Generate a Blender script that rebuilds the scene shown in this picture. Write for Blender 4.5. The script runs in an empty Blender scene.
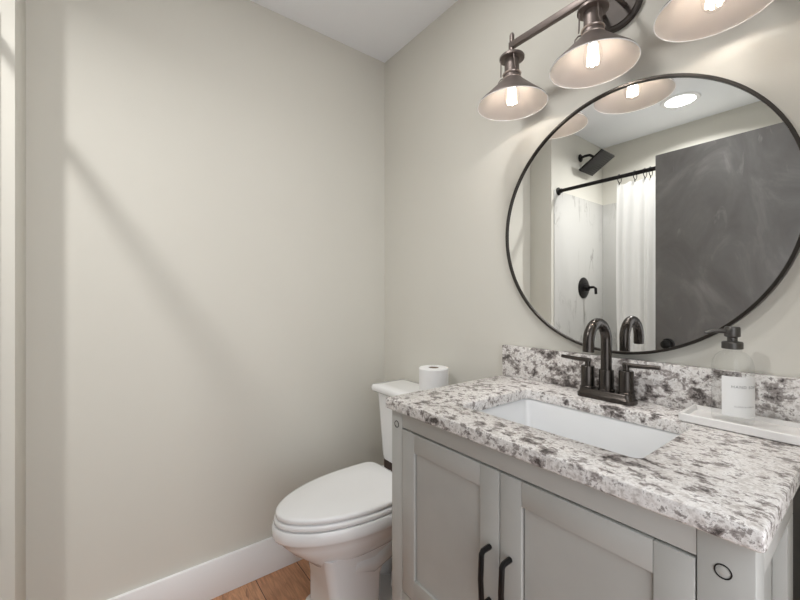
import bpy, bmesh, math, random
from mathutils import Vector, Matrix
R = math.radians
random.seed(4)
scene = bpy.context.scene
col = scene.collection

# ------------------------------------------------------------------ camera, world, lights
cam_d = bpy.data.cameras.new('camera')
cam = bpy.data.objects.new('camera', cam_d); col.objects.link(cam)
cam.location = (1.649, -1.166, 1.184)
cam.rotation_euler = (R(90), 0, R(52.42))
cam_d.sensor_width = 36; cam_d.lens = 36*379.05/800
cam_d.shift_y = -1.1/800; cam_d.clip_start = 0.01
scene.camera = cam

world = bpy.data.worlds.new('world'); scene.world = world
world.use_nodes = True
bg = world.node_tree.nodes['Background']
bg.inputs[0].default_value = (0.93, 0.96, 1.0, 1); bg.inputs[1].default_value = 2.13

vs = scene.view_settings
vs.view_transform = 'Standard'; vs.look = 'None'; vs.gamma = 1; vs.use_curve_mapping = False
vs.exposure = 0.0

def area_light(name, loc, rot, size, power, color, shape='DISK', size_y=None):
    l = bpy.data.lights.new(name, 'AREA'); l.shape = shape; l.size = size
    if size_y: l.size_y = size_y
    l.energy = power; l.color = color
    o = bpy.data.objects.new(name, l); col.objects.link(o)
    o.location = loc; o.rotation_euler = rot
    return o
CEIL_LAMP = (0.83, -1.74)
area_light('recessed_and_fill_light', (CEIL_LAMP[0], CEIL_LAMP[1], 2.425), (0, 0, 0), 0.09, 12.8, (1.0, 0.985, 0.96)).data.spread = R(150)
FILL_LAMP = (0.95, -0.66)
area_light('recessed_and_fill_light', (FILL_LAMP[0], FILL_LAMP[1], 2.425), (0, 0, 0), 0.15, 5.2, (1.0, 0.985, 0.96))  # added fill lamp, out of view, brightens the mirror wall and toilet

# ------------------------------------------------------------------ node helpers / materials
def new_mat(name):
    m = bpy.data.materials.new(name); m.use_nodes = True
    nt = m.node_tree; b = nt.nodes['Principled BSDF']
    return m, nt, b
def nd(nt, t, **kw):
    n = nt.nodes.new(t)
    for k, v in kw.items():
        if hasattr(n, k): setattr(n, k, v)
        else: n.inputs[k].default_value = v
    return n
def ramp(nt, stops, interp='LINEAR'):
    n = nt.nodes.new('ShaderNodeValToRGB'); cr = n.color_ramp; cr.interpolation = interp
    while len(cr.elements) > 1: cr.elements.remove(cr.elements[-1])
    cr.elements[0].position = stops[0][0]; cr.elements[0].color = (*stops[0][1], 1)
    for p, c in stops[1:]:
        e = cr.elements.new(p); e.color = (*c, 1)
    return n
def objco(nt, scale=(1, 1, 1), loc=(0, 0, 0), rot=(0, 0, 0), kind='Object'):
    tc = nt.nodes.new('ShaderNodeTexCoord'); mp = nt.nodes.new('ShaderNodeMapping')
    mp.inputs['Scale'].default_value = scale; mp.inputs['Location'].default_value = loc; mp.inputs['Rotation'].default_value = rot
    nt.links.new(tc.outputs[kind], mp.inputs[0]); return mp.outputs[0]
def noise(nt, co, scale, detail=4, rough=0.55, dist=0.0):
    n = nd(nt, 'ShaderNodeTexNoise'); n.inputs['Scale'].default_value = scale; n.inputs['Detail'].default_value = detail
    n.inputs['Roughness'].default_value = rough; n.inputs['Distortion'].default_value = dist
    nt.links.new(co, n.inputs['Vector']); return n.outputs['Fac']
def mixc(nt, fac, a, b, blend='MIX'):
    n = nt.nodes.new('ShaderNodeMix'); n.data_type = 'RGBA'; n.blend_type = blend
    if isinstance(fac, (int, float)): n.inputs[0].default_value = fac
    else: nt.links.new(fac, n.inputs[0])
    for i, v in ((6, a), (7, b)):
        if isinstance(v, tuple): n.inputs[i].default_value = (*v, 1)
        else: nt.links.new(v, n.inputs[i])
    return n.outputs[2]
def bump(nt, b, h, strength=0.1, dist=0.002):
    n = nt.nodes.new('ShaderNodeBump'); n.inputs['Strength'].default_value = strength; n.inputs['Distance'].default_value = dist
    nt.links.new(h, n.inputs['Height']); nt.links.new(n.outputs[0], b.inputs['Normal'])

def plain(name, c, rough=0.5, metal=0.0, var=0.04, vscale=6, bscale=None, bstr=0.05, coat=0.0):
    m, nt, b = new_mat(name)
    co = objco(nt); f = noise(nt, co, vscale)
    lo = tuple(x*(1-var) for x in c); hi = tuple(min(1, x*(1+var)) for x in c)
    r = ramp(nt, [(0.3, lo), (0.7, hi)]); nt.links.new(f, r.inputs[0]); nt.links.new(r.outputs[0], b.inputs['Base Color'])
    b.inputs['Roughness'].default_value = rough; b.inputs['Metallic'].default_value = metal
    if coat: b.inputs['Coat Weight'].default_value = coat; b.inputs['Coat Roughness'].default_value = 0.08
    if bscale: bump(nt, b, noise(nt, co, bscale, 3), bstr)
    return m

M = {}
M['wall'] = plain('wall_paint', (0.685, 0.668, 0.61), 0.75, 0, 0.015, 2, 260, 0.06)
M['ceiling'] = plain('ceiling_paint', (0.90, 0.92, 0.95), 0.85, 0, 0.01, 2, 200, 0.05)
M['trim'] = plain('white_trim_paint', (0.88, 0.885, 0.895), 0.35, 0, 0.01)
M['porcelain'] = plain('white_porcelain', (0.90, 0.905, 0.91), 0.12, 0, 0.005, coat=0.4)
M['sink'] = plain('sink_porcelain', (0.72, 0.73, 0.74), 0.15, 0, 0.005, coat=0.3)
M['backplate'] = plain('dark_backplate_bronze', (0.085, 0.074, 0.068), 0.55, 0.6, 0.08, 20)
M['seat_plastic'] = plain('white_seat_plastic', (0.91, 0.915, 0.92), 0.2, 0, 0.005)
M['cabinet'] = plain('grey_cabinet_paint', (0.50, 0.503, 0.482), 0.42, 0, 0.03, 12, 120, 0.04)
M['cabinet_dark'] = plain('near_black_strip', (0.015, 0.013, 0.012), 0.6)
M['black_metal'] = plain('matte_black_metal', (0.018, 0.017, 0.017), 0.38, 0.6, 0.1)
M['bronze'] = plain('dark_bronze_metal', (0.075, 0.066, 0.06), 0.27, 0.9, 0.15, 20)
M['lamp_bronze'] = plain('brushed_taupe_bronze', (0.20, 0.168, 0.155), 0.45, 0.75, 0.08, 20)
M['frame'] = plain('mirror_frame_metal', (0.05, 0.045, 0.04), 0.35, 0.8, 0.08)
M['enamel'] = plain('white_shade_enamel', (0.50, 0.47, 0.45), 0.4, 0, 0.01)
M['paper'] = plain('tissue_paper', (0.86, 0.86, 0.86), 0.95, 0, 0.01, 30, 300, 0.15)
M['core'] = plain('cardboard_core', (0.32, 0.25, 0.19), 0.9)
M['tray'] = plain('white_stone_tray', (0.80, 0.785, 0.77), 0.3, 0, 0.05, 9)
M['pump'] = plain('pump_metal', (0.10, 0.095, 0.09), 0.35, 0.7, 0.08)
M['label'] = plain('label_paper', (0.82, 0.82, 0.81), 0.7, 0, 0.01)
M['ink'] = plain('label_ink', (0.2, 0.2, 0.2), 0.8)
M['plastic_tube'] = plain('clear_dip_tube', (0.75, 0.75, 0.74), 0.4)
def mat_curtain():
    m, nt, b = new_mat('white_curtain_fabric')
    b.inputs['Base Color'].default_value = (0.85, 0.85, 0.84, 1); b.inputs['Roughness'].default_value = 0.8
    t = nd(nt, 'ShaderNodeBsdfTranslucent'); t.inputs[0].default_value = (0.85, 0.85, 0.84, 1)
    mx = nd(nt, 'ShaderNodeMixShader'); mx.inputs[0].default_value = 0.5
    out = nt.nodes['Material Output']
    nt.links.new(b.outputs[0], mx.inputs[1]); nt.links.new(t.outputs[0], mx.inputs[2]); nt.links.new(mx.outputs[0], out.inputs[0])
    bump(nt, b, noise(nt, objco(nt), 300, 2), 0.08)
    return m
M['curtain'] = mat_curtain()
M['tub'] = plain('white_tub_acrylic', (0.82, 0.82, 0.82), 0.15)
M['ring_nickel'] = plain('warm_nickel_ring', (0.55, 0.46, 0.42), 0.3, 0.9)
M['dark_brown'] = plain('dark_brown_matte', (0.05, 0.03, 0.022), 0.7)
M['brass'] = plain('bulb_cap_metal', (0.5, 0.4, 0.25), 0.35, 1.0)

def mat_granite(name, d=0.0, sc=1.0):
    m, nt, b = new_mat(name)
    co = objco(nt, (1, 1.35, 1.2), rot=(0, 0, R(28)))
    n0 = noise(nt, objco(nt, (1, 1, 1), (2, 9, 1)), 7, 4, 0.6, 0.3)          # large cloudy drift
    n1 = noise(nt, co, 36*sc, 9, 0.68, 0.22)
    n2 = noise(nt, objco(nt, (1.1, 1.4, 1.1), (3.1, 1.7, 0.4), (0, 0, R(-20))), 75*sc, 6, 0.68, 0.2)
    n3 = noise(nt, objco(nt, (1, 1, 1), (7, 2, 5)), 190, 3, 0.6)
    base = ramp(nt, [(0.36, (0.50, 0.465, 0.445)), (0.46, (0.70, 0.67, 0.65)), (0.55, (0.83, 0.81, 0.795))]); nt.links.new(n2, base.inputs[0])
    ad = nd(nt, 'ShaderNodeMath', operation='MULTIPLY_ADD'); nt.links.new(n0, ad.inputs[0]); ad.inputs[1].default_value = 0.30; ad.inputs[2].default_value = -0.15+d
    sm = nd(nt, 'ShaderNodeMath', operation='ADD'); nt.links.new(n1, sm.inputs[0]); nt.links.new(ad.outputs[0], sm.inputs[1])
    g = ramp(nt, [(0.525, (0, 0, 0)), (0.56, (0.9, 0.9, 0.9))]); nt.links.new(sm.outputs[0], g.inputs[0])
    c1 = mixc(nt, g.outputs[0], base.outputs[0], (0.27, 0.24, 0.23))
    g2 = ramp(nt, [(0.595, (0, 0, 0)), (0.635, (0.95, 0.95, 0.95))]); nt.links.new(sm.outputs[0], g2.inputs[0])
    c2 = mixc(nt, g2.outputs[0], c1, (0.07, 0.06, 0.057))
    g3 = ramp(nt, [(0.575, (0, 0, 0)), (0.62, (0.85, 0.85, 0.85))]); nt.links.new(n2, g3.inputs[0])
    c3 = mixc(nt, g3.outputs[0], c2, (0.22, 0.195, 0.185))
    g4 = ramp(nt, [(0.59, (0, 0, 0)), (0.67, (0.6, 0.6, 0.6))]); nt.links.new(n3, g4.inputs[0])
    c4 = mixc(nt, g4.outputs[0], c3, (0.33, 0.30, 0.285))
    nt.links.new(c4, b.inputs['Base Color']); b.inputs['Roughness'].default_value = 0.22
    bump(nt, b, n3, 0.04)
    return m
M['granite'] = mat_granite('speckled_granite')
M['granite_splash'] = mat_granite('darker_speckled_granite', 0.025, 0.9)

def mat_wood():
    m, nt, b = new_mat('wood_plank_floor')
    co = objco(nt, loc=(0.3, 0.494+0.18*6, 0))
    br = nd(nt, 'ShaderNodeTexBrick'); br.offset = 0.37
    br.inputs['Scale'].default_value = 1; br.inputs['Mortar Size'].default_value = 0.0018; br.inputs['Mortar Smooth'].default_value = 0.3
    br.inputs['Bias'].default_value = 0; br.inputs['Brick Width'].default_value = 1.22; br.inputs['Row Height'].default_value = 0.18
    br.inputs['Color1'].default_value = (0.47, 0.23, 0.125, 1); br.inputs['Color2'].default_value = (0.64, 0.345, 0.195, 1)
    br.inputs['Mortar'].default_value = (0.06, 0.03, 0.02, 1)
    nt.links.new(co, br.inputs['Vector'])
    gr = noise(nt, objco(nt, (3, 34, 1)), 3.0, 8, 0.65, 0.8)
    r = ramp(nt, [(0.3, (0.62, 0.58, 0.55)), (0.55, (1, 1, 1)), (0.75, (1.25, 1.22, 1.2))]); nt.links.new(gr, r.inputs[0])
    kn = noise(nt, objco(nt, (4, 14, 1), (1.3, 0, 0)), 2.2, 4, 0.6, 1.0)
    r2 = ramp(nt, [(0.60, (1, 1, 1)), (0.72, (0.45, 0.4, 0.38))]); nt.links.new(kn, r2.inputs[0])
    c = mixc(nt, 1.0, br.outputs['Color'], r.outputs[0], 'MULTIPLY'); c = mixc(nt, 1.0, c, r2.outputs[0], 'MULTIPLY')
    nt.links.new(c, b.inputs['Base Color']); b.inputs['Roughness'].default_value = 0.4
    bump(nt, b, gr, 0.06)
    return m
M['wood'] = mat_wood()

def mat_marble():
    m, nt, b = new_mat('veined_white_marble')
    co = objco(nt, (1.3, 1.3, 0.32), rot=(R(10), R(6), 0))
    w1 = noise(nt, co, 2.3, 7, 0.6, 0.9)
    def vein(src, centre, width):
        a = nd(nt, 'ShaderNodeMath', operation='SUBTRACT'); nt.links.new(src, a.inputs[0]); a.inputs[1].default_value = centre
        a2 = nd(nt, 'ShaderNodeMath', operation='ABSOLUTE'); nt.links.new(a.outputs[0], a2.inputs[0])
        r = ramp(nt, [(0.0, (1, 1, 1)), (width, (0, 0, 0))]); nt.links.new(a2.outputs[0], r.inputs[0]); return r.outputs[0]
    v1 = vein(w1, 0.50, 0.012)
    msk = ramp(nt, [(0.42, (0, 0, 0)), (0.58, (1, 1, 1))]); nt.links.new(noise(nt, objco(nt, loc=(4, 1, 2)), 2.5, 2), msk.inputs[0])
    f = nd(nt, 'ShaderNodeMath', operation='MULTIPLY'); nt.links.new(v1, f.inputs[0]); nt.links.new(msk.outputs[0], f.inputs[1])
    soft = ramp(nt, [(0.35, (0.55, 0.545, 0.525)), (0.6, (0.62, 0.615, 0.595))]); nt.links.new(noise(nt, co, 1.6, 4), soft.inputs[0])
    c = mixc(nt, f.outputs[0], soft.outputs[0], (0.30, 0.29, 0.275))
    nt.links.new(c, b.inputs['Base Color']); b.inputs['Roughness'].default_value = 0.2
    return m
M['marble'] = mat_marble()

def mat_door():
    m, nt, b = new_mat('streaked_charcoal_door_paint')
    co = objco(nt, (1.3, 1, 0.8), rot=(0, R(35), 0))
    n1 = noise(nt, co, 2.6, 6, 0.6, 1.6)
    r = ramp(nt, [(0.35, (0.115, 0.109, 0.106)), (0.55, (0.145, 0.14, 0.136)), (0.75, (0.23, 0.22, 0.215))]); nt.links.new(n1, r.inputs[0])
    n2 = noise(nt, objco(nt, (2.5, 1, 0.9), (5, 0, 2), (0, R(28), 0)), 3.5, 8, 0.62, 2.2)
    g = ramp(nt, [(0.62, (0, 0, 0)), (0.8, (0.7, 0.7, 0.7))]); nt.links.new(n2, g.inputs[0])
    c = mixc(nt, g.outputs[0], r.outputs[0], (0.36, 0.35, 0.345))  # paler streaks mixed over the charcoal grey
    nt.links.new(c, b.inputs['Base Color']); b.inputs['Roughness'].default_value = 0.5
    return m
M['door'] = mat_door()

def mat_mirror():
    m, nt, b = new_mat('mirror_silver')
    b.inputs['Base Color'].default_value = (0.93, 0.94, 0.935, 1); b.inputs['Metallic'].default_value = 1; b.inputs['Roughness'].default_value = 0.0
    return m
M['mirror'] = mat_mirror()

def mat_thin_glass(name, tint, gl=0.10):
    m, nt, b = new_mat(name)
    out = nt.nodes['Material Output']; nt.nodes.remove(b)
    t = nd(nt, 'ShaderNodeBsdfTransparent'); t.inputs[0].default_value = (*tint, 1)
    g = nd(nt, 'ShaderNodeBsdfGlossy'); g.inputs['Roughness'].default_value = 0.03
    lw = nd(nt, 'ShaderNodeLayerWeight'); lw.inputs[0].default_value = 0.5
    pw = nd(nt, 'ShaderNodeMath', operation='POWER'); nt.links.new(lw.outputs['Facing'], pw.inputs[0]); pw.inputs[1].default_value = 3.0
    ml = nd(nt, 'ShaderNodeMath', operation='MULTIPLY_ADD'); nt.links.new(pw.outputs[0], ml.inputs[0]); ml.inputs[1].default_value = gl; ml.inputs[2].default_value = 0.03
    mx = nd(nt, 'ShaderNodeMixShader')
    nt.links.new(ml.outputs[0], mx.inputs[0]); nt.links.new(t.outputs[0], mx.inputs[1]); nt.links.new(g.outputs[0], mx.inputs[2])
    nt.links.new(mx.outputs[0], out.inputs[0])
    return m
M['bulb_glass'] = mat_thin_glass('clear_bulb_glass', (0.97, 0.96, 0.95), 0.25)
M['bottle_glass'] = mat_thin_glass('clear_bottle_glass', (0.975, 0.98, 0.98), 0.28)

def mat_emit(name, c, s):
    m, nt, b = new_mat(name)
    b.inputs['Base Color'].default_value = (*c, 1); b.inputs['Emission Color'].default_value = (*c, 1); b.inputs['Emission Strength'].default_value = s
    return m
M['filament'] = mat_emit('glowing_filament', (1.0, 0.91, 0.80), 9)
M['led'] = mat_emit('lit_diffuser', (1.0, 0.98, 0.95), 6)

# ------------------------------------------------------------------ mesh helpers (all in world coordinates)
def box(bm, x0, x1, y0, y1, z0, z1, bev=0.0, seg=2):
    vs_ = [bm.verts.new((x, y, z)) for x in (x0, x1) for y in (y0, y1) for z in (z0, z1)]
    idx = [(0,1,3,2), (4,6,7,5), (0,4,5,1), (2,3,7,6), (0,2,6,4), (1,5,7,3)]
    fs = [bm.faces.new([vs_[i] for i in f]) for f in idx]
    if bev:
        es = list({e for f in fs for e in f.edges})
        bmesh.ops.bevel(bm, geom=es, offset=bev, segments=seg, profile=0.5, affect='EDGES')
def loft(bm, rings, cap0=True, cap1=True, closed=True):
    L = [[bm.verts.new(p) for p in r] for r in rings]; n = len(L[0])
    for a, b in zip(L, L[1:]):
        for i in range(n if closed else n-1):
            bm.faces.new((a[i], a[(i+1) % n], b[(i+1) % n], b[i]))
    if cap0: bm.faces.new(L[0][::-1])
    if cap1: bm.faces.new(L[-1])
def lathe(bm, c, prof, n=40, cap0=False, cap1=False, axis='z'):
    rings = []
    for r, h in prof:
        ring = []
        for i in range(n):
            a = 2*math.pi*i/n; u, v = r*math.cos(a), r*math.sin(a)
            if axis == 'z': p = (c[0]+u, c[1]+v, c[2]+h)
            elif axis == 'y': p = (c[0]+u, c[1]+h, c[2]-v)
            else: p = (c[0]+h, c[1]+u, c[2]+v)
            ring.append(p)
        rings.append(ring)
    loft(bm, rings, cap0, cap1)
def tube(bm, pts, r, n=14, cap=True, flat=1.0):
    pts = [Vector(p) for p in pts]; rings = []; prev = None
    for i, p in enumerate(pts):
        t = (pts[min(i+1, len(pts)-1)] - pts[max(i-1, 0)]).normalized()
        if prev is None:
            ref = Vector((0, 0, 1)) if abs(t.z) < 0.9 else Vector((1, 0, 0)); u = t.cross(ref).normalized()
        else: u = (prev - t*prev.dot(t)).normalized()
        v = t.cross(u); prev = u
        rr_ = r[i] if isinstance(r, (list, tuple)) else r
        rings.append([p + (u*math.cos(2*math.pi*k/n) + v*math.sin(2*math.pi*k/n)*flat)*rr_ for k in range(n)])
    loft(bm, rings, cap, cap)
def torus(bm, c, R0, r, axis='z', n=48, k=10, flat=1.0):
    L = []
    for i in range(n):
        a = 2*math.pi*i/n; ring = []
        for j in range(k):
            b = 2*math.pi*j/k; q = R0 + r*math.cos(b); h = r*math.sin(b)*flat
            u, v = q*math.cos(a), q*math.sin(a)
            ring.append(bm.verts.new({'z': (c[0]+u, c[1]+v, c[2]+h), 'y': (c[0]+u, c[1]+h, c[2]+v), 'x': (c[0]+h, c[1]+u, c[2]+v)}[axis]))
        L.append(ring)
    for i in range(n):
        for j in range(k):
            bm.faces.new((L[i][j], L[i][(j+1) % k], L[(i+1) % n][(j+1) % k], L[(i+1) % n][j]))
def rrect(x0, x1, y0, y1, r, z, k=6):
    pts = []
    for cx, cy, a0 in ((x1-r, y1-r, 0), (x0+r, y1-r, 90), (x0+r, y0+r, 180), (x1-r, y0+r, 270)):
        for i in range(k+1):
            a = R(a0 + 90*i/k); pts.append((cx + r*math.cos(a), cy + r*math.sin(a), z))
    return pts
def egg(cx, hw, yf, ym, yb, z, e_f=2.0, e_b=3.2, n=48):
    pts = []
    for i in range(n):
        a = 2*math.pi*i/n; s, c = math.sin(a), math.cos(a)
        e = e_f if c > 0 else e_b
        x = math.copysign(abs(s)**(2/e), s)*hw
        y = ym - abs(c)**(2/e)*(ym-yf) if c > 0 else ym + abs(c)**(2/e)*(yb-ym)
        pts.append((cx - x, y, z))
    return pts
def arc(c, r, a0, a1, n, plane='yz'):
    o = []
    for i in range(n+1):
        a = R(a0 + (a1-a0)*i/n); u, v = r*math.cos(a), r*math.sin(a)
        o.append((c[0], c[1]+u, c[2]+v) if plane == 'yz' else ((c[0]+u, c[1], c[2]+v) if plane == 'xz' else (c[0]+u, c[1]+v, c[2])))
    return o

def obj(name, bm, mat, parent=None, sharp=38):
    bmesh.ops.recalc_face_normals(bm, faces=bm.faces[:])
    me = bpy.data.meshes.new(name)
    if parent is not None:
        off = Vector((0, 0, 0)); q = parent
        while q is not None: off += q.location; q = q.parent
        bmesh.ops.translate(bm, verts=bm.verts[:], vec=-off)
    for f in bm.faces: f.smooth = True
    bm.to_mesh(me); bm.free()
    me.set_sharp_from_angle(angle=R(sharp))
    me.materials.append(mat)
    o = bpy.data.objects.new(name, me); col.objects.link(o)
    if parent is not None: o.parent = parent
    return o
def NB(): return bmesh.new()
def B(*a, **k):
    bm = NB(); box(bm, *a, **k); return bm
def tag(o, label, cat, group=None):
    o['label'] = label; o['category'] = cat
    if group: o['group'] = group
    return o
def thing(name, label, cat, loc, group=None):
    o = bpy.data.objects.new(name, None); col.objects.link(o); o.location = loc
    o.empty_display_size = 0.05
    return tag(o, label, cat, group)
def struct(name, bm, mat, parent=None, **kw):
    o = obj(name, bm, mat, parent, **kw)
    if parent is None: o['kind'] = 'structure'
    return o

H = 2.44
XR = 1.75          # room face of the right wall
BACK = -2.15       # tub back wall
SY, SX = -1.37, 0.17   # plumbing wall that stands out from the left wall
# ------------------------------------------------------------------ room shell
struct('floor', B(-0.12, 3.1, -2.4, 0.12, -0.1, 0), M['wood'])
struct('ceiling', B(-0.12, XR+0.12, -2.4, 0.12, H, H+0.1), M['ceiling'])
struct('wall_left', B(-0.12, 0, -2.27, 0.12, 0, H), M['wall'])
struct('wall_mirror', B(0, XR+0.12, 0, 0.12, 0, H), M['wall'])
struct('wall_plumbing', B(0, SX, BACK, SY, 0, H, bev=0.002), M['wall'])
struct('wall_tub', B(0, XR+0.12, BACK-0.12, BACK, 0, H), M['wall'])
bm = NB()     # right wall with the doorway
box(bm, XR, XR+0.12, -0.40, 0, 0, H); box(bm, XR, XR+0.12, BACK, -1.345, 0, H); box(bm, XR, XR+0.12, -1.345, -0.40, 2.03, H)
struct('wall_right', bm, M['wall'])
struct('baseboard_left', B(0, 0.015, SY, 0, 0, 0.151, bev=0.004), M['trim'])
struct('baseboard_mirror', B(0.015, 0.80, -0.015, 0, 0, 0.151, bev=0.004), M['trim'])
bm = NB()
box(bm, XR-0.012, XR, -0.40, -0.335, 0, 2.10, bev=0.003); box(bm, XR-0.012, XR, -1.345, -0.40, 2.03, 2.10, bev=0.003)
struct('trim_1', bm, M['trim'])
# tub surround
struct('trim_2', B(SX, SX+0.006, BACK, SY-0.03, 0.5, 1.965, bev=0.001), M['marble'])
struct('trim_3', B(SX+0.006, XR, BACK, BACK+0.006, 0.5, 1.965, bev=0.001), M['marble'])

# open door, seen in the mirror
DY = -1.352
door = B(0.822, 1.735, DY-0.036, DY, 0.012, 2.004, bev=0.002)
door = struct('door_1', door, M['door'])
bm = NB()
lathe(bm, (0.885, DY, 0.932), [(0.032, 0.0), (0.032, -0.006), (0.028, -0.010), (0.012, -0.012)], 28, True, False, 'y')
bmesh.ops.scale(bm, verts=bm.verts[:], vec=(1, -1, 1), space=Matrix.Translation((0, -DY, 0)))
tube(bm, [(0.885, DY, 0.932), (0.885, DY+0.03, 0.932)], 0.010)
lathe(bm, (0.885, DY, 0.932), [(0.012, 0.024), (0.021, 0.028), (0.026, 0.036), (0.024, 0.046), (0.012, 0.052)], 28, True, True, 'y')
obj('door_knob', bm, M['black_metal'], door)

# ------------------------------------------------------------------ toilet
TX = 0.372
toilet = thing('toilet', 'white elongated two piece toilet with closed lid beside the grey vanity', 'toilet', (TX, -0.4, 0))
bm = NB()
rings = [egg(TX, 0.088, -0.585, -0.40, -0.20, 0.235, 2.6, 3, 60), egg(TX, 0.118, -0.618, -0.40, -0.16, 0.268, 2.3, 3, 60),
         egg(TX, 0.148, -0.662, -0.40, -0.14, 0.305, 2.1, 3, 60), egg(TX, 0.166, -0.695, -0.39, -0.12, 0.340, 2.0, 3.2, 60), egg(TX, 0.171, -0.706, -0.38, -0.10, 0.360, 1.95, 4, 60),
         egg(TX, 0.180, -0.721, -0.37, -0.08, 0.366, 1.92, 5, 60), egg(TX, 0.182, -0.725, -0.37, -0.07, 0.374, 1.92, 5, 60),
         egg(TX, 0.182, -0.725, -0.37, -0.06, 0.402, 1.92, 5, 60), egg(TX, 0.178, -0.720, -0.37, -0.06, 0.409, 1.92, 5, 60)]
loft(bm, rings)
def ped(hw, yf, yb, z, r): return rrect(TX-hw, TX+hw, yf, yb, r, z, 5)
loft(bm, [ped(0.128, -0.570, -0.14, 0.0, 0.045), ped(0.128, -0.570, -0.14, 0.018, 0.045), ped(0.118, -0.558, -0.16, 0.026, 0.04),
          ped(0.106, -0.552, -0.35, 0.034, 0.03), ped(0.100, -0.556, -0.34, 0.15, 0.03), ped(0.104, -0.572, -0.30, 0.24, 0.03), ped(0.11, -0.58, -0.28, 0.28, 0.03)])
# trapway relief
for sx in (-1, 1):
    x = TX + sx*0.062
    tube(bm, [(x, -0.46, 0.22), (x, -0.38, 0.20), (x, -0.31, 0.225), (x, -0.25, 0.25), (x, -0.20, 0.21), (x, -0.19, 0.13), (x, -0.22, 0.06), (x, -0.22, 0.0)],
         [0.045, 0.05, 0.052, 0.05, 0.048, 0.046, 0.048, 0.05], 18)
obj('bowl', bm, M['porcelain'], toilet, 50)
def lidshape(hw, yf, yb, z): return egg(TX, hw, yf, -0.37, yb, z, 1.92, 7.0, 72)
bm = NB(); loft(bm, [lidshape(0.172, -0.712, -0.215, 0.411), lidshape(0.176, -0.717, -0.212, 0.414), lidshape(0.176, -0.717, -0.212, 0.427), lidshape(0.173, -0.713, -0.214, 0.430)])
obj('seat', bm, M['seat_plastic'], toilet, 60)
bm = NB(); loft(bm, [lidshape(0.168, -0.706, -0.216, 0.4325), lidshape(0.1725, -0.712, -0.212, 0.436), lidshape(0.1725, -0.712, -0.212, 0.447), lidshape(0.170, -0.709, -0.214, 0.451), lidshape(0.160, -0.697, -0.222, 0.4535), lidshape(0.08, -0.55, -0.28, 0.455)])
obj('lid', bm, M['seat_plastic'], toilet, 60)
for sx in (-1, 1):
    bm = NB(); lathe(bm, (TX+sx*0.07, -0.195, 0.408), [(0.016, 0), (0.016, 0.018), (0.012, 0.022)], 20, True, True); obj('hinge', bm, M['seat_plastic'], toilet)
bm = NB()
loft(bm, [rrect(TX-0.150, TX+0.150, -0.155, -0.02, 0.03, 0.446), rrect(TX-0.160, TX+0.160, -0.168, -0.018, 0.03, 0.455), rrect(TX-0.164, TX+0.164, -0.171, -0.018, 0.03, 0.475),
          rrect(TX-0.186, TX+0.186, -0.182, -0.015, 0.03, 0.745), rrect(TX-0.188, TX+0.188, -0.184, -0.015, 0.03, 0.757)])
obj('tank', bm, M['porcelain'], toilet)
bm = NB()
loft(bm, [rrect(TX-0.194, TX+0.194, -0.193, -0.012, 0.02, 0.757), rrect(TX-0.203, TX+0.203, -0.204, -0.010, 0.02, 0.766), rrect(TX-0.203, TX+0.203, -0.204, -0.010, 0.02, 0.782),
          rrect(TX-0.198, TX+0.198, -0.199, -0.014, 0.02, 0.790), rrect(TX-0.16, TX+0.16, -0.165, -0.04, 0.02, 0.7935)])
obj('tank_lid', bm, M['porcelain'], toilet, 60)
bm = NB(); loft(bm, [rrect(TX-0.168, TX+0.12, -0.158, -0.03, 0.02, 0.409), rrect(TX-0.168, TX+0.12, -0.158, -0.03, 0.02, 0.4455)]); obj('tank_base_block', bm, M['dark_brown'], toilet)  # dark brown block filling the gap between bowl and tank

roll = thing('toilet_paper_roll', 'white roll of toilet paper standing on the toilet tank lid', 'toilet paper', (0.492, -0.10, 0.794))
bm = NB(); lathe(bm, (0.492, -0.10, 0.794), [(0.022, 0.0), (0.058, 0.0), (0.0605, 0.003), (0.0605, 0.104), (0.058, 0.107), (0.022, 0.107), (0.022, 0.0)], 48)
obj('paper', bm, M['paper'], roll)
bm = NB(); lathe(bm, (0.492, -0.10, 0.794), [(0.0205, 0.001), (0.0218, 0.001), (0.0218, 0.1055), (0.0205, 0.1055), (0.0205, 0.001)], 36)
obj('core', bm, M['core'], roll)

# ------------------------------------------------------------------ vanity
VX0, VX1, VY, ZT = 0.785, 1.546, -0.53, 0.879
van = thing('vanity_cabinet', 'grey painted two door shaker vanity cabinet under the granite top', 'vanity', (1.166, -0.27, 0))
bm = NB()
box(bm, VX0+0.0125, VX1-0.0185, -0.020, -0.005, 0.10, ZT-0.001); box(bm, VX0+0.0125, VX1-0.0185, VY+0.051, -0.0205, 0.10, 0.118)
box(bm, VX0+0.0125, VX0+0.022, VY+0.051, -0.0205, 0.1185, ZT-0.001); box(bm, VX1-0.028, VX1-0.0185, VY+0.051, -0.0205, 0.1185, ZT-0.001)
obj('body', bm, M['cabinet'], van)
for x0, x1 in ((VX0, 0.831), (1.486, VX1)):
    obj('post', B(x0, x1, VY, VY+0.05, 0, ZT, bev=0.0015), M['cabinet'], van)
obj('top_rail', B(0.8315, 1.4855, VY+0.001, VY+0.03, 0.833, ZT, bev=0.001), M['cabinet'], van)
obj('bottom_rail', B(0.8315, 1.4855, VY+0.001, VY+0.03, 0.10, 0.385, bev=0.001), M['cabinet'], van)
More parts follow.
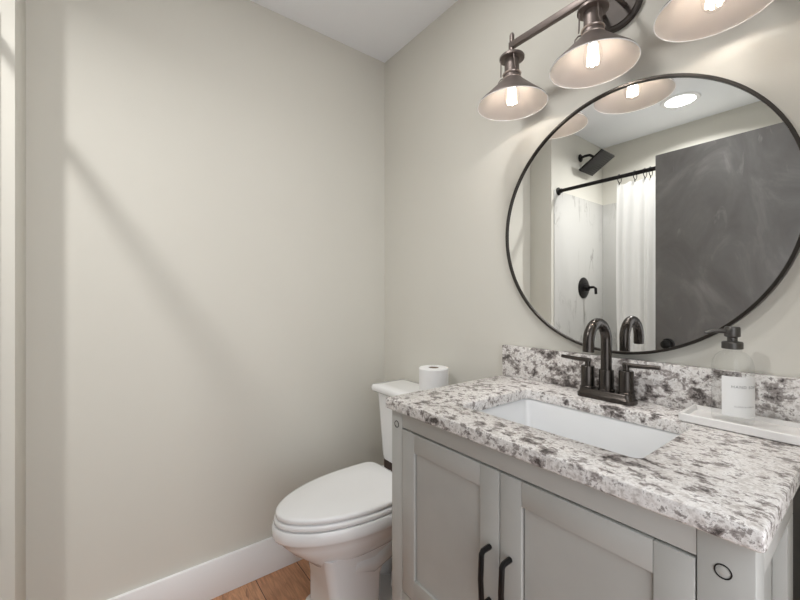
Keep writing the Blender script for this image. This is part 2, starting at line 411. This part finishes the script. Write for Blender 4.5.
for x0, x1 in ((VX0, VX0+0.012), (VX1-0.018, VX1)):     # side frames
    bm = NB()
    box(bm, x0, x1, VY+0.0505, -0.245, 0.82, ZT, bev=0.001); box(bm, x0, x1, -0.300, -0.245, 0.0, 0.8195, bev=0.001); box(bm, x0, x1, VY+0.0505, -0.3005, 0.10, 0.17, bev=0.001)
    obj('side_frame', bm, M['cabinet'], van)
    obj('dark_side_strip', B(x0, x1, -0.244, -0.005, 0.0, ZT-0.002), M['cabinet_dark'], van)  # near-black strip over the rear of each cabinet side
def cab_door(x0, x1, pull_x):
    z0, z1, sw, rw = 0.389, 0.829, 0.050, 0.049
    y0, y1 = VY-0.001, VY+0.019
    bm = NB()
    box(bm, x0, x0+sw, y0, y1, z0, z1, bev=0.0012); box(bm, x1-sw, x1, y0, y1, z0, z1, bev=0.0012)
    box(bm, x0+sw+0.0004, x1-sw-0.0004, y0, y1, z1-rw, z1, bev=0.0012); box(bm, x0+sw+0.0004, x1-sw-0.0004, y0, y1, z0, z0+0.055, bev=0.0012)
    d = obj('door', bm, M['cabinet'], van)
    obj('door_panel', B(x0+sw+0.0035, x1-sw-0.002, y0+0.006, y0+0.013, z0+0.05, z1-rw+0.004), M['cabinet'], d)
    zt, zb = 0.664, 0.552
    ya = y0-0.026
    bm = NB()
    tube(bm, [(pull_x, y0+0.001, zt), (pull_x, y0-0.013, zt), (pull_x, ya+0.004, zt-0.001), (pull_x, ya, zt-0.006), (pull_x, ya-0.003, (zt+zb)/2), (pull_x, ya, zb+0.006), (pull_x, ya+0.004, zb+0.001), (pull_x, y0-0.013, zb), (pull_x, y0+0.001, zb)], 0.0058, 8)
    obj('pull', bm, M['black_metal'], d, 30)
    return d
cab_door(0.8335, 1.1565, 1.133)
cab_door(1.1595, 1.4840, 1.184)
for cx, cz in ((0.808, 0.836), (1.514, 0.828)):
    bm = NB(); torus(bm, (cx, VY-0.0004, cz), 0.0088, 0.0009, 'y', 32, 8)
    c = obj('bolt_ring', bm, M['black_metal'], van)
    bm = NB(); lathe(bm, (cx, VY, cz), [(0.0078, 0.001), (0.0078, -0.0008), (0.005, -0.0016)], 4, True, True, 'y'); obj('bolt_cap', bm, M['cabinet'], c)

# counter with the rectangular cut-out
CX0, CX1, CY0, CZ0, CZ1 = 0.779, 1.557, -0.55, 0.879, 0.908
HX0, HX1, HY0, HY1 = 0.963, 1.383, -0.440, -0.146
counter = thing('granite_countertop', 'speckled grey and white granite vanity top with rectangular sink cutout', 'countertop', (1.166, -0.27, CZ0))
bm = NB()
def ring_out(d, z): return rrect(CX0+d, CX1-d, CY0+d, -0.001, 0.006, z, 6)
def ring_in(d, z): return rrect(HX0-d, HX1+d, HY0-d, HY1+d, 0.016+d, z, 6)
loft(bm, [ring_in(0, CZ0+0.0005), ring_out(0.002, CZ0+0.0005), ring_out(0, CZ0+0.003), ring_out(0, CZ1-0.005), ring_out(0.0015, CZ1-0.0015), ring_out(0.005, CZ1),
          ring_in(0.004, CZ1), ring_in(0.001, CZ1-0.0015), ring_in(0, CZ1-0.004), ring_in(0, CZ0+0.0005)], False, False)
bmesh.ops.remove_doubles(bm, verts=bm.verts[:], dist=1e-6)
obj('slab', bm, M['granite'], counter)
bs = obj('granite_backsplash', B(CX0, CX1, -0.026, -0.001, CZ1+0.0004, 1.016, bev=0.002), M['granite_splash']); tag(bs, 'low speckled granite backsplash strip standing along the wall behind the faucet', 'backsplash')

sink = thing('sink_basin', 'white rectangular undermount sink basin set below the granite', 'sink', (1.173, -0.293, 0.74))
bm = NB()
def sr(d, z, r=0.018): return rrect(HX0-d, HX1+d, HY0-d, HY1+d, r, z, 6)
loft(bm, [sr(0.02, 0.8785), sr(0.004, 0.8785, .018), sr(0.0, 0.873, .018), sr(-0.010, 0.80, .025), sr(-0.022, 0.768, .045), sr(-0.045, 0.756, .05), sr(-0.10, 0.752, .03)], False, True)
loft(bm, [sr(0.02, 0.8785), sr(0.02, 0.868), sr(0.010, 0.866), sr(0.002, 0.80), sr(-0.015, 0.755), sr(-0.06, 0.744)], False, True)
bmesh.ops.remove_doubles(bm, verts=bm.verts[:], dist=1e-6)
obj('basin', bm, M['sink'], sink, 50)
bm = NB(); lathe(bm, (1.173, -0.27, 0.752), [(0.012, 0.003), (0.026, 0.003), (0.030, 0.0)], 28, True, False); obj('drain', bm, M['bronze'], sink)

# faucet
FX, FY = 1.168, -0.079
fau = thing('faucet', 'dark bronze gooseneck faucet with two lever handles behind the sink', 'faucet', (FX, FY, CZ1))
bm = NB()
loft(bm, [rrect(FX-0.0745, FX+0.0745, FY-0.0265, FY+0.0265, 0.018, CZ1), rrect(FX-0.0745, FX+0.0745, FY-0.0265, FY+0.0265, 0.018, CZ1+0.010), rrect(FX-0.070, FX+0.070, FY-0.023, FY+0.023, 0.016, CZ1+0.014),
          rrect(FX-0.069, FX+0.069, FY-0.022, FY+0.022, 0.016, CZ1+0.022), rrect(FX-0.067, FX+0.067, FY-0.020, FY+0.020, 0.014, CZ1+0.025)])
obj('base_plate', bm, M['bronze'], fau)
bm = NB()
lathe(bm, (FX, FY, CZ1+0.024), [(0.021, 0), (0.021, 0.004), (0.0185, 0.006), (0.0185, 0.056), (0.017, 0.058)], 32, True, True)
obj('spout_collar', bm, M['bronze'], fau)
bm = NB()
ar, az = 0.050, 1.0695
pts = [(FX, FY, 0.985), (FX, FY, 1.02), (FX, FY, 1.05)] + arc((FX, FY-ar, az), ar, 0, 180, 20) + [(FX, FY-2*ar, 1.058), (FX, FY-2*ar-0.001, 1.046)]
tube(bm, pts, 0.0138, 22)
obj('spout', bm, M['bronze'], fau)
for sx in (-1, 1):
    hx = FX + sx*0.0508
    bm = NB(); lathe(bm, (hx, FY, CZ1+0.024), [(0.020, 0), (0.020, 0.004), (0.0178, 0.006), (0.0178, 0.060), (0.0165, 0.062)], 32, True, True)
    h = obj('handle', bm, M['bronze'], fau)
    bm = NB(); tube(bm, [(hx, FY, 0.992), (hx, FY, 1.012)], 0.0075, 16)
    tube(bm, [(hx-sx*0.008, FY, 1.009), (hx+sx*0.03, FY, 1.0095), (hx+sx*0.078, FY, 1.012)], [0.0062, 0.0058, 0.005], 14)
    obj('lever', bm, M['bronze'], h)

# tray and soap bottle
bm = NB()
TR = (1.353, 1.548, -0.146, -0.034)
loft(bm, [rrect(TR[0]+.004, TR[1]-.004, TR[2]+.004, TR[3]-.004, 0.004, CZ1+0.0005), rrect(TR[0], TR[1], TR[2], TR[3], 0.005, CZ1+0.003), rrect(TR[0], TR[1], TR[2], TR[3], 0.005, CZ1+0.018),
          rrect(TR[0]+.0012, TR[1]-.0012, TR[2]+.0012, TR[3]-.0012, 0.004, CZ1+0.0195), rrect(TR[0]+.007, TR[1]-.007, TR[2]+.007, TR[3]-.007, 0.003, CZ1+0.0195),
          rrect(TR[0]+.009, TR[1]-.009, TR[2]+.009, TR[3]-.009, 0.003, CZ1+0.010)])
tray = obj('tray', bm, M['tray']); tag(tray, 'white stone tray holding the soap bottle beside the faucet', 'tray')
SBX, SBY, SBZ = 1.436, -0.088, CZ1+0.0103
soap = thing('soap_bottle', 'clear glass pump soap bottle with white label on the tray', 'soap bottle', (SBX, SBY, SBZ))
bm = NB()
lathe(bm, (SBX, SBY, SBZ), [(0.030, 0.0), (0.0345, 0.002), (0.036, 0.006), (0.036, 0.118), (0.0345, 0.130), (0.030, 0.141), (0.022, 0.149), (0.0155, 0.153), (0.0145, 0.156), (0.0145, 0.162)], 48, True, False)
bot = obj('bottle', bm, M['bottle_glass'], soap, 60)
ca = math.atan2(-1.166-SBY, 1.649-SBX)           # towards the door
LC = ca + R(30)
def lab_pt(s, z, r): a = LC + s/r; return (SBX + r*math.cos(a), SBY + r*math.sin(a), SBZ+z)
bm = NB(); n = 24
lr = 0.0364
a = [bm.verts.new(lab_pt(-0.037+0.074*i/n, 0.018, lr)) for i in range(n+1)]; b_ = [bm.verts.new(lab_pt(-0.037+0.074*i/n, 0.102, lr)) for i in range(n+1)]
for i in range(n): bm.faces.new((a[i], a[i+1], b_[i+1], b_[i]))
lab = obj('label', bm, M['label'], bot)
def text_on_label(txt, size, s_mid, z):
    cu = bpy.data.curves.new('text', 'FONT'); cu.body = txt; cu.size = size; cu.align_x = 'CENTER'; cu.space_character = 1.25
    to = bpy.data.objects.new('text', cu); col.objects.link(to)
    dg = bpy.context.evaluated_depsgraph_get(); me = bpy.data.meshes.new_from_object(to.evaluated_get(dg))
    bm = NB(); bm.from_mesh(me); bpy.data.objects.remove(to); bpy.data.meshes.remove(me)
    for v in bm.verts: v.co = lab_pt(s_mid + v.co.x, z + v.co.y, lr+0.0003)
    return bm
obj('lettering', text_on_label('HAND SOAP', 0.0078, 0.005, 0.078), M['ink'], lab)
obj('lettering', text_on_label('CLEAN & GENTLE', 0.0042, 0.004, 0.038), M['ink'], lab)
bm = NB()
lathe(bm, (SBX, SBY, SBZ), [(0.0165, 0.157), (0.0185, 0.158), (0.0185, 0.171), (0.0165, 0.173), (0.009, 0.174), (0.009, 0.182), (0.0135, 0.184), (0.0140, 0.186), (0.0140, 0.202), (0.0125, 0.205)], 32, True, True)
sd = Vector((-0.80, -0.60, 0)).normalized()
p0 = Vector((SBX, SBY, SBZ+0.1955))
tube(bm, [p0, p0+sd*0.02, p0+sd*0.036+Vector((0, 0, -0.0005)), p0+sd*0.050+Vector((0, 0, -0.005))], [0.0052, 0.005, 0.0042, 0.0034], 12)
obj('pump', bm, M['pump'], soap)

# ------------------------------------------------------------------ round mirror
MX, MZ, MR = 1.171, 1.4065, 0.378
mir = thing('round_mirror', 'large round wall mirror with thin black metal frame above the vanity', 'mirror', (MX, -0.002, MZ))
bm = NB(); lathe(bm, (MX, 0, MZ), [(MR-0.0075, -0.012), (MR-0.0075, -0.025), (MR-0.0065, -0.026), (MR-0.001, -0.026), (MR, -0.025), (MR, -0.003), (MR-0.03, -0.003), (MR-0.03, -0.012), (MR-0.0075, -0.012)], 160, False, False, 'y')
bmesh.ops.remove_doubles(bm, verts=bm.verts[:], dist=1e-6)
obj('frame', bm, M['frame'], mir)
bm = NB(); lathe(bm, (MX, 0, MZ), [(MR-0.0078, -0.013), (MR-0.0078, -0.020)], 160, True, True, 'y')
obj('mirror_glass', bm, M['mirror'], mir, 30)

# ------------------------------------------------------------------ vanity light
LX, LS, LY, LZ = 1.1635, 0.2547, -0.1461, 1.803
vl = thing('vanity_light', 'bronze three lamp bar light with cone shades above the mirror', 'vanity light', (LX, -0.002, 2.02))
bm = NB(); lathe(bm, (LX+0.004, 0, 2.022), [(0.066, -0.001), (0.066, -0.012), (0.062, -0.016), (0.058, -0.0165), (0.056, -0.020), (0.02, -0.021)], 48, True, True, 'y')
obj('backplate', bm, M['backplate'], vl)
bm = NB(); box(bm, LX-LS-0.008, LX+LS+0.008, LY-0.0075, LY+0.0075, 1.982, 2.002, bev=0.0015); obj('bar', bm, M['lamp_bronze'], vl)
for sx in (-1, 1):
    bm = NB(); tube(bm, [(LX+sx*0.028, -0.018, 2.008), (LX+sx*0.028, LY+0.005, 1.994)], 0.006, 14); obj('bar_arm', bm, M['lamp_bronze'], vl)
for i in (-1, 0, 1):
    x = LX + i*LS; c = (x, LY, LZ)
    bm = NB()
    tube(bm, [(x, LY, 2.030), (x, LY, 2.024), (x, LY, 1.94)], [0.005, 0.0075, 0.0075], 16)
    lathe(bm, c, [(0.008, 0.158), (0.036, 0.154), (0.0385, 0.151), (0.0385, 0.145), (0.035, 0.143), (0.0225, 0.142), (0.0225, 0.100), (0.026, 0.098), (0.026, 0.076)], 36, True, True)
    sk = obj('socket', bm, M['lamp_bronze'], vl)
    bm = NB(); torus(bm, (x, LY, LZ+0.079), 0.0275, 0.0032, 'z', 36, 8); torus(bm, (x, LY, LZ+0.096), 0.0262, 0.0030, 'z', 36, 8)
    obj('collar_ring', bm, M['ring_nickel'], sk)
    for k in (-1, 1):       # wires that hold the shade
        bm = NB(); tube(bm, [(x+k*0.024, LY-0.024, LZ+0.146), (x+k*0.026, LY-0.022, LZ+0.110), (x+k*0.029, LY-0.018, LZ+0.094)], 0.0019, 8)
        obj('wire_clip', bm, M['lamp_bronze'], sk)
    bm = NB(); tube(bm, [(x-0.028, LY-0.004, LZ+0.094), (x-0.034, LY-0.010, LZ+0.093), (x-0.041, LY-0.014, LZ+0.084), (x-0.043, LY-0.014, LZ+0.074), (x-0.040, LY-0.012, LZ+0.068), (x-0.052, LY-0.012, LZ+0.058)], 0.0019, 8)
    obj('wire_latch', bm, M['lamp_bronze'], sk)
    bm = NB()
    lathe(bm, c, [(0.0255, 0.079), (0.030, 0.078), (0.036, 0.072), (0.046, 0.062), (0.078, 0.031), (0.104, 0.007), (0.1065, 0.003), (0.108, 0.0), (0.1075, -0.0008)], 64)
    sh = obj('lamp_shade', bm, M['lamp_bronze'], vl)
    bm = NB()
    lathe(bm, c, [(0.0075, 0.0765), (0.028, 0.0762), (0.0345, 0.0705), (0.0445, 0.0605), (0.0765, 0.0295), (0.1025, 0.0055), (0.105, 0.0018), (0.1072, -0.0010), (0.1075, -0.0008)], 64)
    obj('shade_lining', bm, M['enamel'], sh)
    bm = NB(); torus(bm, (x, LY, LZ-0.0006), 0.1072, 0.0013, 'z', 64, 8); obj('shade_rim', bm, M['trim'], sh)
    bm = NB()
    lathe(bm, c, [(0.012, 0.070), (0.016, 0.060), (0.0205, 0.046), (0.0235, 0.032), (0.0235, 0.018), (0.0205, 0.005), (0.014, -0.003), (0.006, -0.007), (0.001, -0.0075)], 32, False, True)
    bu = obj('light_bulb', bm, M['bulb_glass'], vl, 60)
    bm = NB(); lathe(bm, c, [(0.0125, 0.0755), (0.0125, 0.068), (0.010, 0.064), (0.004, 0.056)], 20, True, True); obj('bulb_cap', bm, M['brass'], bu)
    bm = NB()
    for k in range(6):
        a = 2*math.pi*k/6
        tube(bm, [(x+0.008*math.cos(a), LY+0.008*math.sin(a), LZ+0.056), (x+0.0125*math.cos(a), LY+0.0125*math.sin(a), LZ+0.005)], 0.0040, 6)
    obj('filament', bm, M['filament'], bu)
    l = bpy.data.lights.new('bulb_beam', 'SPOT'); l.energy = 3.2; l.color = (1.0, 0.97, 0.935); l.shadow_soft_size = 0.010; l.spot_size = R(146); l.spot_blend = 0.03
    lo = bpy.data.objects.new('bulb_beam', l); col.objects.link(lo); lo.location = (x, LY, LZ+0.030)
    l = bpy.data.lights.new('bulb_glow', 'POINT'); l.energy = 0.12; l.color = (1.0, 0.93, 0.88); l.shadow_soft_size = 0.012
    lo = bpy.data.objects.new('bulb_glow', l); col.objects.link(lo); lo.location = (x, LY, LZ+0.030)

# ------------------------------------------------------------------ shower side, seen in the mirror
RY, RZ = -1.45, 1.960
rod = thing('curtain_rod', 'dark metal shower curtain rod across the tub', 'curtain rod', (SX, RY, RZ))
bm = NB(); tube(bm, [(SX+0.008, RY, RZ), (XR-0.001, RY, RZ)], 0.0125, 20); obj('rod', bm, M['black_metal'], rod)
for x, s in ((SX+0.0062, 1), (XR, -1)):
    bm = NB(); lathe(bm, (x, RY, RZ), [(0.028, 0.0), (0.028, s*0.006), (0.018, s*0.012), (0.0155, s*0.03)], 28, True, True, 'x'); obj('rod_flange', bm, M['black_metal'], rod)
cur = thing('shower_curtain', 'white shower curtain gathered behind the open dark door', 'shower curtain', (0.85, RY, 0.52))
bm = NB(); nx, nz = 110, 14
CU0, CU1 = 0.575, 1.12
grid = []
for j in range(nz+1):
    t = j/nz; z = 1.918 - t*1.395; row = []
    for i in range(nx+1):
        s = i/nx; ph = s*2*math.pi*9
        amp = 0.003 + (0.005 + 0.012*s)*min(1, t*3)
        x = CU0 + (CU1-CU0)*s + 0.02*t*math.sin(ph*0.5+1) + (-0.012*math.sin(t*3)*(1-s))
        sag = -0.010*abs(math.sin(s*math.pi*7))*(1-min(1, t*8))
        row.append(bm.verts.new((x, RY + amp*math.sin(ph+0.5*math.sin(t*4)), z+sag)))
    grid.append(row)
for j in range(nz):
    for i in range(nx): bm.faces.new((grid[j][i], grid[j][i+1], grid[j+1][i+1], grid[j+1][i]))
obj('curtain', bm, M['curtain'], cur, 180)
ring_x = [0.59, 0.68, 0.735, 0.765, 0.80, 0.90, 1.0, 1.1]
ring_first = None
for i, x in enumerate(ring_x):
    if i == 0:
        bm = NB(); torus(bm, (x, RY, RZ-0.012), 0.027, 0.0022, 'x', 28, 8)
        tube(bm, [(x, RY, RZ-0.037), (x, RY+0.004, RZ-0.046), (x, RY, RZ-0.052)], 0.003, 8)
        o = obj('curtain_ring', bm, M['black_metal']); ring_first = o
    else:
        o = ring_first.copy(); col.objects.link(o); o.location = (x-ring_x[0], 0, 0)
    tag(o, 'small dark ring hooking the white curtain to the shower rod', 'curtain ring', 'curtain rings on the shower rod')

HYs, HZs = -1.775, 2.275
sh = thing('overhead_shower', 'square black tilted shower head on a curved arm above the marble', 'shower head', (SX, HYs, HZs))
bm = NB(); lathe(bm, (SX, HYs, HZs), [(0.030, 0.0005), (0.030, 0.006), (0.022, 0.012), (0.012, 0.014)], 28, True, True, 'x'); obj('flange', bm, M['black_metal'], sh)
bm = NB(); tube(bm, [(SX+0.005, HYs, HZs), (SX+0.04, HYs, HZs+0.006), (SX+0.075, HYs, HZs+0.003), (SX+0.10, HYs, HZs-0.016), (SX+0.115, HYs, HZs-0.045)], 0.010, 16); obj('arm', bm, M['black_metal'], sh)
bm = NB(); box(bm, -0.10, 0.10, -0.10, 0.10, -0.010, 0.004, bev=0.002); lathe(bm, (0, 0, 0), [(0.022, 0.003), (0.018, 0.020), (0.012, 0.028)], 24, True, True)
for ix in range(-5, 6):
    for iy in range(-5, 6):
        lathe(bm, (ix*0.016, iy*0.016, -0.0098), [(0.0035, 0), (0.0025, -0.002)], 6, False, True)
bmesh.ops.rotate(bm, verts=bm.verts[:], matrix=Matrix.Rotation(R(-32), 3, 'Y'))
bmesh.ops.translate(bm, verts=bm.verts[:], vec=(SX+0.125, HYs, 2.205))
obj('rain_plate', bm, M['black_metal'], sh)

VYs, VZs = -1.815, 1.27
va = thing('shower_valve', 'round dark shower valve plate with lever on the marble wall', 'shower valve', (SX+0.006, VYs, VZs))
bm = NB(); lathe(bm, (SX+0.006, VYs, VZs), [(0.082, 0.0003), (0.082, 0.004), (0.076, 0.009), (0.03, 0.011)], 44, True, True, 'x'); obj('valve_plate', bm, M['black_metal'], va)
bm = NB(); lathe(bm, (SX+0.006, VYs, VZs), [(0.028, 0.010), (0.026, 0.040), (0.020, 0.044)], 28, True, True, 'x')
tube(bm, [(SX+0.03, VYs, VZs), (SX+0.085, VYs, VZs+0.004), (SX+0.10, VYs, VZs-0.006), (SX+0.103, VYs, VZs-0.05)], 0.010, 14); obj('lever', bm, M['black_metal'], va)

tub = thing('bathtub', 'white bathtub behind the shower curtain', 'bathtub', (0.89, -1.78, 0))
bm = NB()
t0 = (SX+0.001, XR-0.001, BACK+0.001, -1.46)
loft(bm, [rrect(*t0, 0.01, 0.0005), rrect(*t0, 0.01, 0.49), rrect(t0[0]+.01, t0[1]-.01, t0[2]+.01, t0[3]-.01, 0.01, 0.498), rrect(t0[0]+.07, t0[1]-.07, t0[2]+.07, t0[3]-.06, 0.10, 0.498), rrect(t0[0]+.12, t0[1]-.12, t0[2]+.1, t0[3]-.1, 0.12, 0.12)])
obj('tub_shell', bm, M['tub'], tub)

# recessed ceiling light over the tub, plus the added unseen fill lamp
for (lx, ly), lab in ((CEIL_LAMP, 'round white recessed ceiling light over the tub'), (FILL_LAMP, 'added unseen round white fill lamp in the ceiling in front of the vanity')):
    cl = thing('ceiling_light', lab, 'ceiling light', (lx, ly, H))
    bm = NB(); lathe(bm, (lx, ly, H), [(0.080, -0.006), (0.100, -0.006), (0.105, -0.0005), (0.080, -0.0005), (0.080, -0.006)], 48); obj('trim_ring', bm, M['trim'], cl)
    bm = NB(); lathe(bm, (lx, ly, H), [(0.0795, -0.0008), (0.0795, -0.004)], 48, True, True); obj('diffuser', bm, M['led'], cl)
